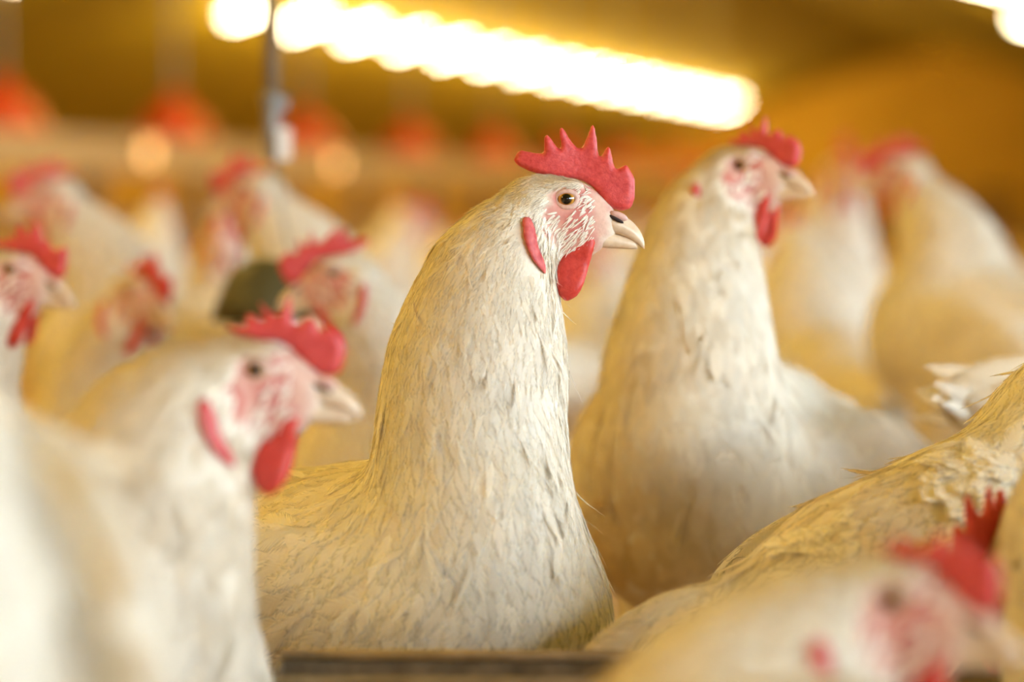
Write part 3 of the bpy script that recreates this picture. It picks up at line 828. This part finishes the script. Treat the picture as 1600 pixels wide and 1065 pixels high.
    for (rp, rr, rn, rl) in (ruffle or []):
        d = np.linalg.norm(pts - np.asarray(rp), axis=1); i = np.where(d < rr)[0]
        if len(i) == 0: continue
        i = RNG.choice(i, rn, replace=True); m = len(i)
        tt = tint[i].copy(); tt[:, 0] = 1.06; tt[:, 1] = 0
        sets.append(feathers(F, pts[i] + RNG.normal(0, .002, (m, 3)), Dv[i] + RNG.normal(0, .55, (m, 3)), np.full(m, rl) * RNG.uniform(.6, 1.2, m), np.full(m, rl * .40), .0015 + rl * RNG.uniform(.04, .22, m), tt))
    fm_ = feather_mesh('plumage', sets, base, M['feather'] if alpha else M['feather_far'])
    tag(obj('plumage', fm_, root), kind='stuff')
    if tailf:
        for i in range(tailf):
            a = (i / max(1, tailf - 1) - .5)
            st = B + Rb @ (np.array([-.185, .012 * (1 if i % 2 else -1), .045 + .035 * a]) * sb)
            d = Rb @ np.array([-1, .10 * (1 if i % 2 else -1), .10 + .55 * a])
            tset = feathers(F, st[None], d[None] / np.linalg.norm(d), np.array([.095 * sb]), np.array([.0125 * sb]), np.array([.004]), np.array([[1.02, .05, RNG.random()]]), nseg=8, follow=False)
            obj('tail_feather', feather_mesh('tail_feather', [tset], base, M['feather']), root)
    # ---- head pieces
    MH = Matrix.Translation(Vector(H - base)) @ Matrix(Rh.tolist()).to_4x4() @ Matrix.Scale(s, 4)
    obj('comb', combs[comb], root, mat=MH)
    obj('upper_beak', ubeak_me, root, mat=MH); obj('lower_beak', lbeak_me, root, mat=MH)
    for sg in (1, -1):
        FL = Matrix.Diagonal((1, sg, 1, 1))
        obj('wattle', wattle_me, root, mat=MH @ Matrix.Translation((0, sg * .0065, 0)) @ FL)
        lv = np.empty(len(lobe_me.vertices) * 3, np.float32); lobe_me.vertices.foreach_get('co', lv); lv = lv.reshape(-1, 3).astype(float)
        a_, b_ = np.zeros(len(lv)), np.full(len(lv), .05)
        for _ in range(14):
            mid = (a_ + b_) / 2; ins = F(H + (np.stack([lv[:, 0], sg * mid, lv[:, 2]], -1) * s) @ Rh.T) < 0
            a_ = np.where(ins, mid, a_); b_ = np.where(ins, b_, mid)
        lm = lobe_me.copy(); lv[:, 1] = lv[:, 1] * 1.1 + a_ + .0016; lm.vertices.foreach_set('co', lv.astype(np.float32).ravel())
        obj('earlobe', lm, root, mat=MH @ FL)
        ey = obj('eye', eye_me, root, mat=MH @ Matrix.Translation((0, sg * .0118, 0)) @ FL)
        if not far:
            obj('eyelid', lid_me, ey, loc=(0, .0006, 0))
            obj('nostril_flap', flap_me, root, mat=MH @ Matrix.Translation(((966 - 884) * S0, sg * .0064, (311 - 337) * S0)) @ FL @ Matrix.Rotation(math.radians(22), 4, 'Y'))
            obj('nostril', nostril_me, root, mat=MH @ Matrix.Translation(((962 - 884) * S0, sg * .0072, (311 - 342) * S0)) @ FL @ Matrix.Rotation(math.radians(28), 4, 'Y'))
        # leg with toes, down to the litter
        hip = B + Rb @ (np.array([-.005, sg * .048, -.115]) * sb) - base
        foot = np.array([hip[0] + rot(byaw)[0, 0] * .012, hip[1] + rot(byaw)[1, 0] * .012, .012])
        lg = MB().tube([hip, hip * .5 + foot * .5 + rot(byaw)[:, 0] * -.008, foot], [.011 * sb, .0075 * sb, .0075 * sb], 8)
        for ta, tl in ((0, .06), (32, .05), (-32, .05), (180, .025)):
            d = rot(byaw + ta)[:, 0]
            lg.tube([foot, foot + d * tl * .55 + UPV * .001, foot + d * tl - UPV * .005], [.0075 * sb, .006 * sb, .003], 6)
        lg.build('leg', M['leg'], root, smooth=True)
    HENS.append((root, np.array(H), B))
    return root
def copy_hen(src, loc, yaw, label, group, sc=1.0):
    r = src.copy(); COL.objects.link(r); r.location = Vector(loc); r.rotation_euler = (0, 0, math.radians(yaw)); r.scale = (sc, sc, sc)
    tag(r, label, 'hen', group)
    for ch in src.children:
        c = ch.copy(); COL.objects.link(c); c.parent = r
        for g in ch.children:
            d = g.copy(); COL.objects.link(d); d.parent = c
    return r

# ------------------------------------------------------------------ the flock
def pxneck(pts):
    return [(P(x, y, Y), r * Y / FPX) for x, y, Y, r in pts]
# the hen in focus
hen('white hen in sharp focus at the centre, neck stretched up, head in profile', P(884, 311, 1.560), 0, 0, byaw=-40, bpitch=10, body=P(572, 968, 1.59), bs=1.06,
    neck=pxneck([(838, 330, 1.56, 44), (800, 378, 1.558, 62), (768, 430, 1.556, 86), (757, 490, 1.553, 104), (747, 560, 1.55, 129), (736, 650, 1.545, 134), (738, 735, 1.535, 138), (745, 820, 1.52, 155)]),
    grid=.0052, hgrid=.0017, comb=0, q=1.0, cover=7.0, dirt_shade=.09, fine=1.0, alpha=True)
# near left hen
hen('blurred hen at the lower left with lowered head, comb before the main hen', P(405, 574, 1.25), 0, 5, byaw=-62, bpitch=6, body=P(70, 1070, 1.33), bs=1.04,
    neck=pxneck([(352, 605, 1.25, 62), (305, 640, 1.25, 95), (260, 690, 1.25, 124), (232, 760, 1.245, 145), (222, 850, 1.24, 155), (222, 940, 1.23, 168)]),
    grid=.007, hgrid=.0025, comb=1, q=.8, dirt_shade=.25)
# left edge, nearest
hen('soft white hen cut off by the left picture edge, its head out of view', P(-420, 330, 1.00), 150, 0, byaw=112, bpitch=20, body=P(-325, 980, .90), bs=1.12, grid=.008, q=.6, comb=2, dirt_shade=.05)
# bottom right, nearest
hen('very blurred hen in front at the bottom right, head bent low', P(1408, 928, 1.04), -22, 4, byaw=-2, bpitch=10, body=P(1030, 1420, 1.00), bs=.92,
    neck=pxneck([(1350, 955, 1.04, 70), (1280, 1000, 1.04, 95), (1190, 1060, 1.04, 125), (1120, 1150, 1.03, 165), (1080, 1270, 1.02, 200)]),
    grid=.007, hgrid=.003, comb=4, q=.6, dirt_shade=.4)  # ochre tint raised beyond real dirt to imitate this hen's shadow
# unseen hen, added right of the frame to shade the bottom right hen
hen('unseen hen added beyond the right picture edge to shade the bottom right hen', np.array([.40, .78, .45]), 200, 0, byaw=205, bpitch=14, body=np.array([.54, .80, .235]), grid=.009, q=.4, cover=4, comb=2, dirt_shade=.2)
# the hen seen from the side with ruffled back
hen('cream hen at the right with ruffled back feathers and its tail at the lower left', P(2230, 640, 1.72), 20, 0, byaw=20, bpitch=20, body=P(1545, 945, 1.50), bs=1.06, grid=.0055, hgrid=.006, q=1.0, cover=7, comb=2, dirt_shade=.2, alpha=True,
    ruffle=[(P(1530, 725, 1.45), .026, 90, .026), (P(1290, 850, 1.42), .030, 80, .016)], tailf=8)
# head at the right edge, bent down
hen('hen at the right picture edge with spiky comb, head bent down to the left', P(1562, 886, 1.33), 218, -14, byaw=172, bpitch=-5, body=P(2060, 1000, 1.25), bs=.95, grid=.007, hgrid=.0025, comb=0, q=.7, dirt_shade=.3)
# tall hen behind on the right
hen('tall hen behind the main hen on the right, looking to the right', P(1170, 258, 1.90), -30, 8, byaw=-122, bpitch=18, body=P(1165, 775, 1.98), bs=1.14,
    neck=pxneck([(1135, 275, 1.90, 40), (1110, 320, 1.90, 55), (1095, 370, 1.89, 74), (1090, 430, 1.88, 92), (1085, 500, 1.87, 108), (1078, 580, 1.86, 128), (1075, 680, 1.85, 150)]),
    grid=.006, hgrid=.0025, comb=1, q=.8, dirt_shade=.3)  # part of the ochre tint imitates the shaded front, beside real dirt
# blurred hens behind
B_ = dict(grid=.009, q=.5, cover=4.0)
GB = 'blurred hens behind the main hen'
hen('hen at the far right turned away with bright white neck', P(1402, 262, 2.90), 160, 0, byaw=128, bpitch=18, comb=2, nr=.92, dirt_shade=.15, group=GB, **B_)
hen('fluffy tail of a hen at the right edge above the ruffled hen', P(2400, 480, 1.95), 0, 0, byaw=4, bpitch=-4, body=P(1985, 760, 1.85), comb=2, dirt_shade=.35, tailf=6, group=GB, **B_)
hen('hen at the left edge with dark red face and hanging wattle, looking right', P(27, 420, 2.00), -12, 0, byaw=-20, comb=3, dirt_shade=.15, group=GB, **B_)
hen('ochre-necked hen with turned face right of the left edge hen, beneath the white necks', P(222, 455, 2.40), -42, -4, byaw=-60, comb=3, dirt_shade=.4, group=GB, **B_)
hen('white-necked hen at the upper left looking left, pink comb raised', P(72, 298, 2.90), 195, 0, byaw=195, comb=2, dirt_shade=.05, group=GB, **B_)
hen('hen facing the camera with pink face left of the hanging wires', P(345, 355, 3.30), -88, -5, byaw=-90, comb=2, dirt_shade=.15, group=GB, **B_)
hen('white hen right behind the hanging wires, pink head tilted', P(388, 292, 2.72), 168, 0, byaw=172, comb=3, dirt_shade=.05, group=GB, **B_)
hen('hen looking left just behind the main hen, red comb and pink face', P(520, 425, 2.12), 186, -4, byaw=238, comb=2, dirt_shade=.1, group=GB, **B_)
hen('blurred white hen turned away between two hens at the upper left', P(250, 325, 4.10), 85, 0, byaw=80, comb=2, dirt_shade=.05, far=True, group=GB, **B_)
hen('small pink and white hen in the gap behind the main hen', P(925, 485, 4.20), 175, 0, byaw=80, comb=2, dirt_shade=.05, far=True, group=GB, **B_)
hen('blurred white hen turned away right of the tall hen', P(1238, 365, 3.40), 105, 0, byaw=100, comb=2, dirt_shade=.0, far=True, group=GB, nr=1.2, **B_)
hen('hen with purplish red face looking at the camera beside the turned-away hen', P(1318, 262, 3.90), -82, 0, byaw=-80, comb=0, dirt_shade=.1, far=True, group=GB, s=1.15, **B_)
GF = 'far flock on the litter'
t1 = hen('pale hen blurred in the far flock', P(1545, 415, 4.80), 200, 0, byaw=200, comb=2, dirt_shade=.05, far=True, group=GF, **B_)
t2 = hen('pale hen blurred in the far flock', P(650, 340, 5.00), 20, 0, byaw=10, comb=3, dirt_shade=.05, far=True, group=GF, **B_)
# the far flock: copies of the two
taken = [(h[2][0], h[2][1]) for h in HENS]
rf = random.Random(5)
for row in range(9):
    Yr = 5.0 + row * .95
    half = 800 / FPX * Yr
    n = int(2 * half / .55)
    for i in range(n):
        x = -half + (i + .5) * 2 * half / n + rf.uniform(-.08, .08); y = Yr + rf.uniform(-.25, .25)
        if np.dot(np.array([x, y, 0]), V) < PV + .4: continue
        if any((x - a) ** 2 + (y - b) ** 2 < .40 ** 2 for a, b in taken): continue
        taken.append((x, y))
        copy_hen(rf.choice((t1, t2)), (x, y, 0), rf.uniform(0, 360), 'pale hen blurred in the far flock', GF, rf.uniform(.92, 1.05))

# ------------------------------------------------------------------ feed trough before the main hen
TR = np.array([[math.cos(-.02), math.sin(-.02), 0], [-math.sin(-.02), math.cos(-.02), 0], [0, 0, 1.0]])
tr0 = np.array([-.132, 1.335, 0.0])
r = empty('feed_trough', tr0, 'dark brown feed trough with worn rim before the main hen', 'trough')
prof = [(-.042, .207), (-.030, .165), (.030, .165), (.042, .207), (.039, .207), (.028, .168), (-.028, .168), (-.039, .207)]
mb = MB(); LT = .405
for xx in (0, LT):
    for y, z in prof: mb.v.append(TR[0] * xx + TR[1] * y + UPV * z)
mb.f = [[i, (i + 1) % 8, (i + 1) % 8 + 8, i + 8] for i in range(8)] + [[7, 0, 1, 6], [6, 1, 2, 5], [5, 2, 3, 4]] + [[8 + i for i in f] for f in ([6, 1, 0, 7], [5, 2, 1, 6], [4, 3, 2, 5])]
mb.build('channel', M['trough'], r)
for y in (-.0405, .0405):
    MB().tube([TR[1] * y + UPV * .2075, TR[0] * LT + TR[1] * y + UPV * .2075], .0038, 8).build('rim', M['troughrim'], r, smooth=True)
for xx in (0, LT):
    e = MB(); 
    for d in (-.002, .002):
        for y, z in ((-.040, .205), (-.029, .167), (.029, .167), (.040, .205)): e.v.append(TR[0] * (xx + d) + TR[1] * y + UPV * z)
    e.f = [[0, 1, 2, 3], [7, 6, 5, 4], [0, 4, 5, 1], [1, 5, 6, 2], [2, 6, 7, 3], [3, 7, 4, 0]]
    e.build('end_plate', M['trough'], r)
MB().box((.003, -.031, .170), (LT - .003, .031, .192), TR).build('feed', M['feed'], r)
for xx in (.05, LT - .05):
    mb = MB().box((xx - .008, -.03, 0), (xx + .008, -.022, .166), TR); mb.box((xx - .008, .022, 0), (xx + .008, .03, .166), TR); mb.box((xx - .008, -.03, .150), (xx + .008, .03, .166), TR)
    mb.build('leg', M['trough'], r)

# ------------------------------------------------------------------ hanging feeder on its cord
fp = P(412, 500, 2.40)
r = empty('hanging_feeder', fp, 'hanging feeder with dark hood, wires and grey cord behind the lower left hen', 'feeder')
zt = lambda py: (500 - py) / FPX * 2.40
MB().lathe([(.052, zt(500)), (.047, zt(470)), (.034, zt(425)), (.016, zt(405)), (.005, zt(402))], 28).build('hood', M['olive'], r, smooth=True)
MB().lathe([(.030, -.06), (.036, -.02), (.034, .004), (.020, .006)], 28).build('tube', M['white'], r, smooth=True)
MB().lathe([(.02, -.075), (.085, -.072), (.10, -.045), (.097, -.045), (.083, -.066), (.02, -.07)], 28).build('pan', M['olive'], r, smooth=True)
top = np.array([.012, 0, zt(250)])
for sg in (-1, 1):
    MB().tube([(sg * .030, 0, zt(425)), (sg * .014 + .004, 0, zt(330)), top], .0014, 6).build('wire', M['greyplastic'], r, smooth=True)
pu = MB().lathe([(.004, zt(252)), (.007, zt(240)), (.0085, zt(200)), (.0095, zt(165)), (.012, zt(155)), (.011, zt(148)), (.006, zt(142))], 14, (.008, 0, 0)).build('adjuster', M['greyplastic'], r, smooth=True)
MB().tube([(.010, 0, zt(185)), (.018, 0, zt(168)), (.022, 0, zt(150))], [.004, .005, .004], 8).build('hook', M['greyplastic'], r, smooth=True)
MB().box((-.006, -.002, zt(250)), (.008, .002, zt(200)), None, (.020, -.009, 0)).build('tag', M['white'], r)
MB().tube([(.008, 0, zt(142)), (.008, 0, 2.9)], .0085, 8).build('cord', M['ropebrown'], r, smooth=True)
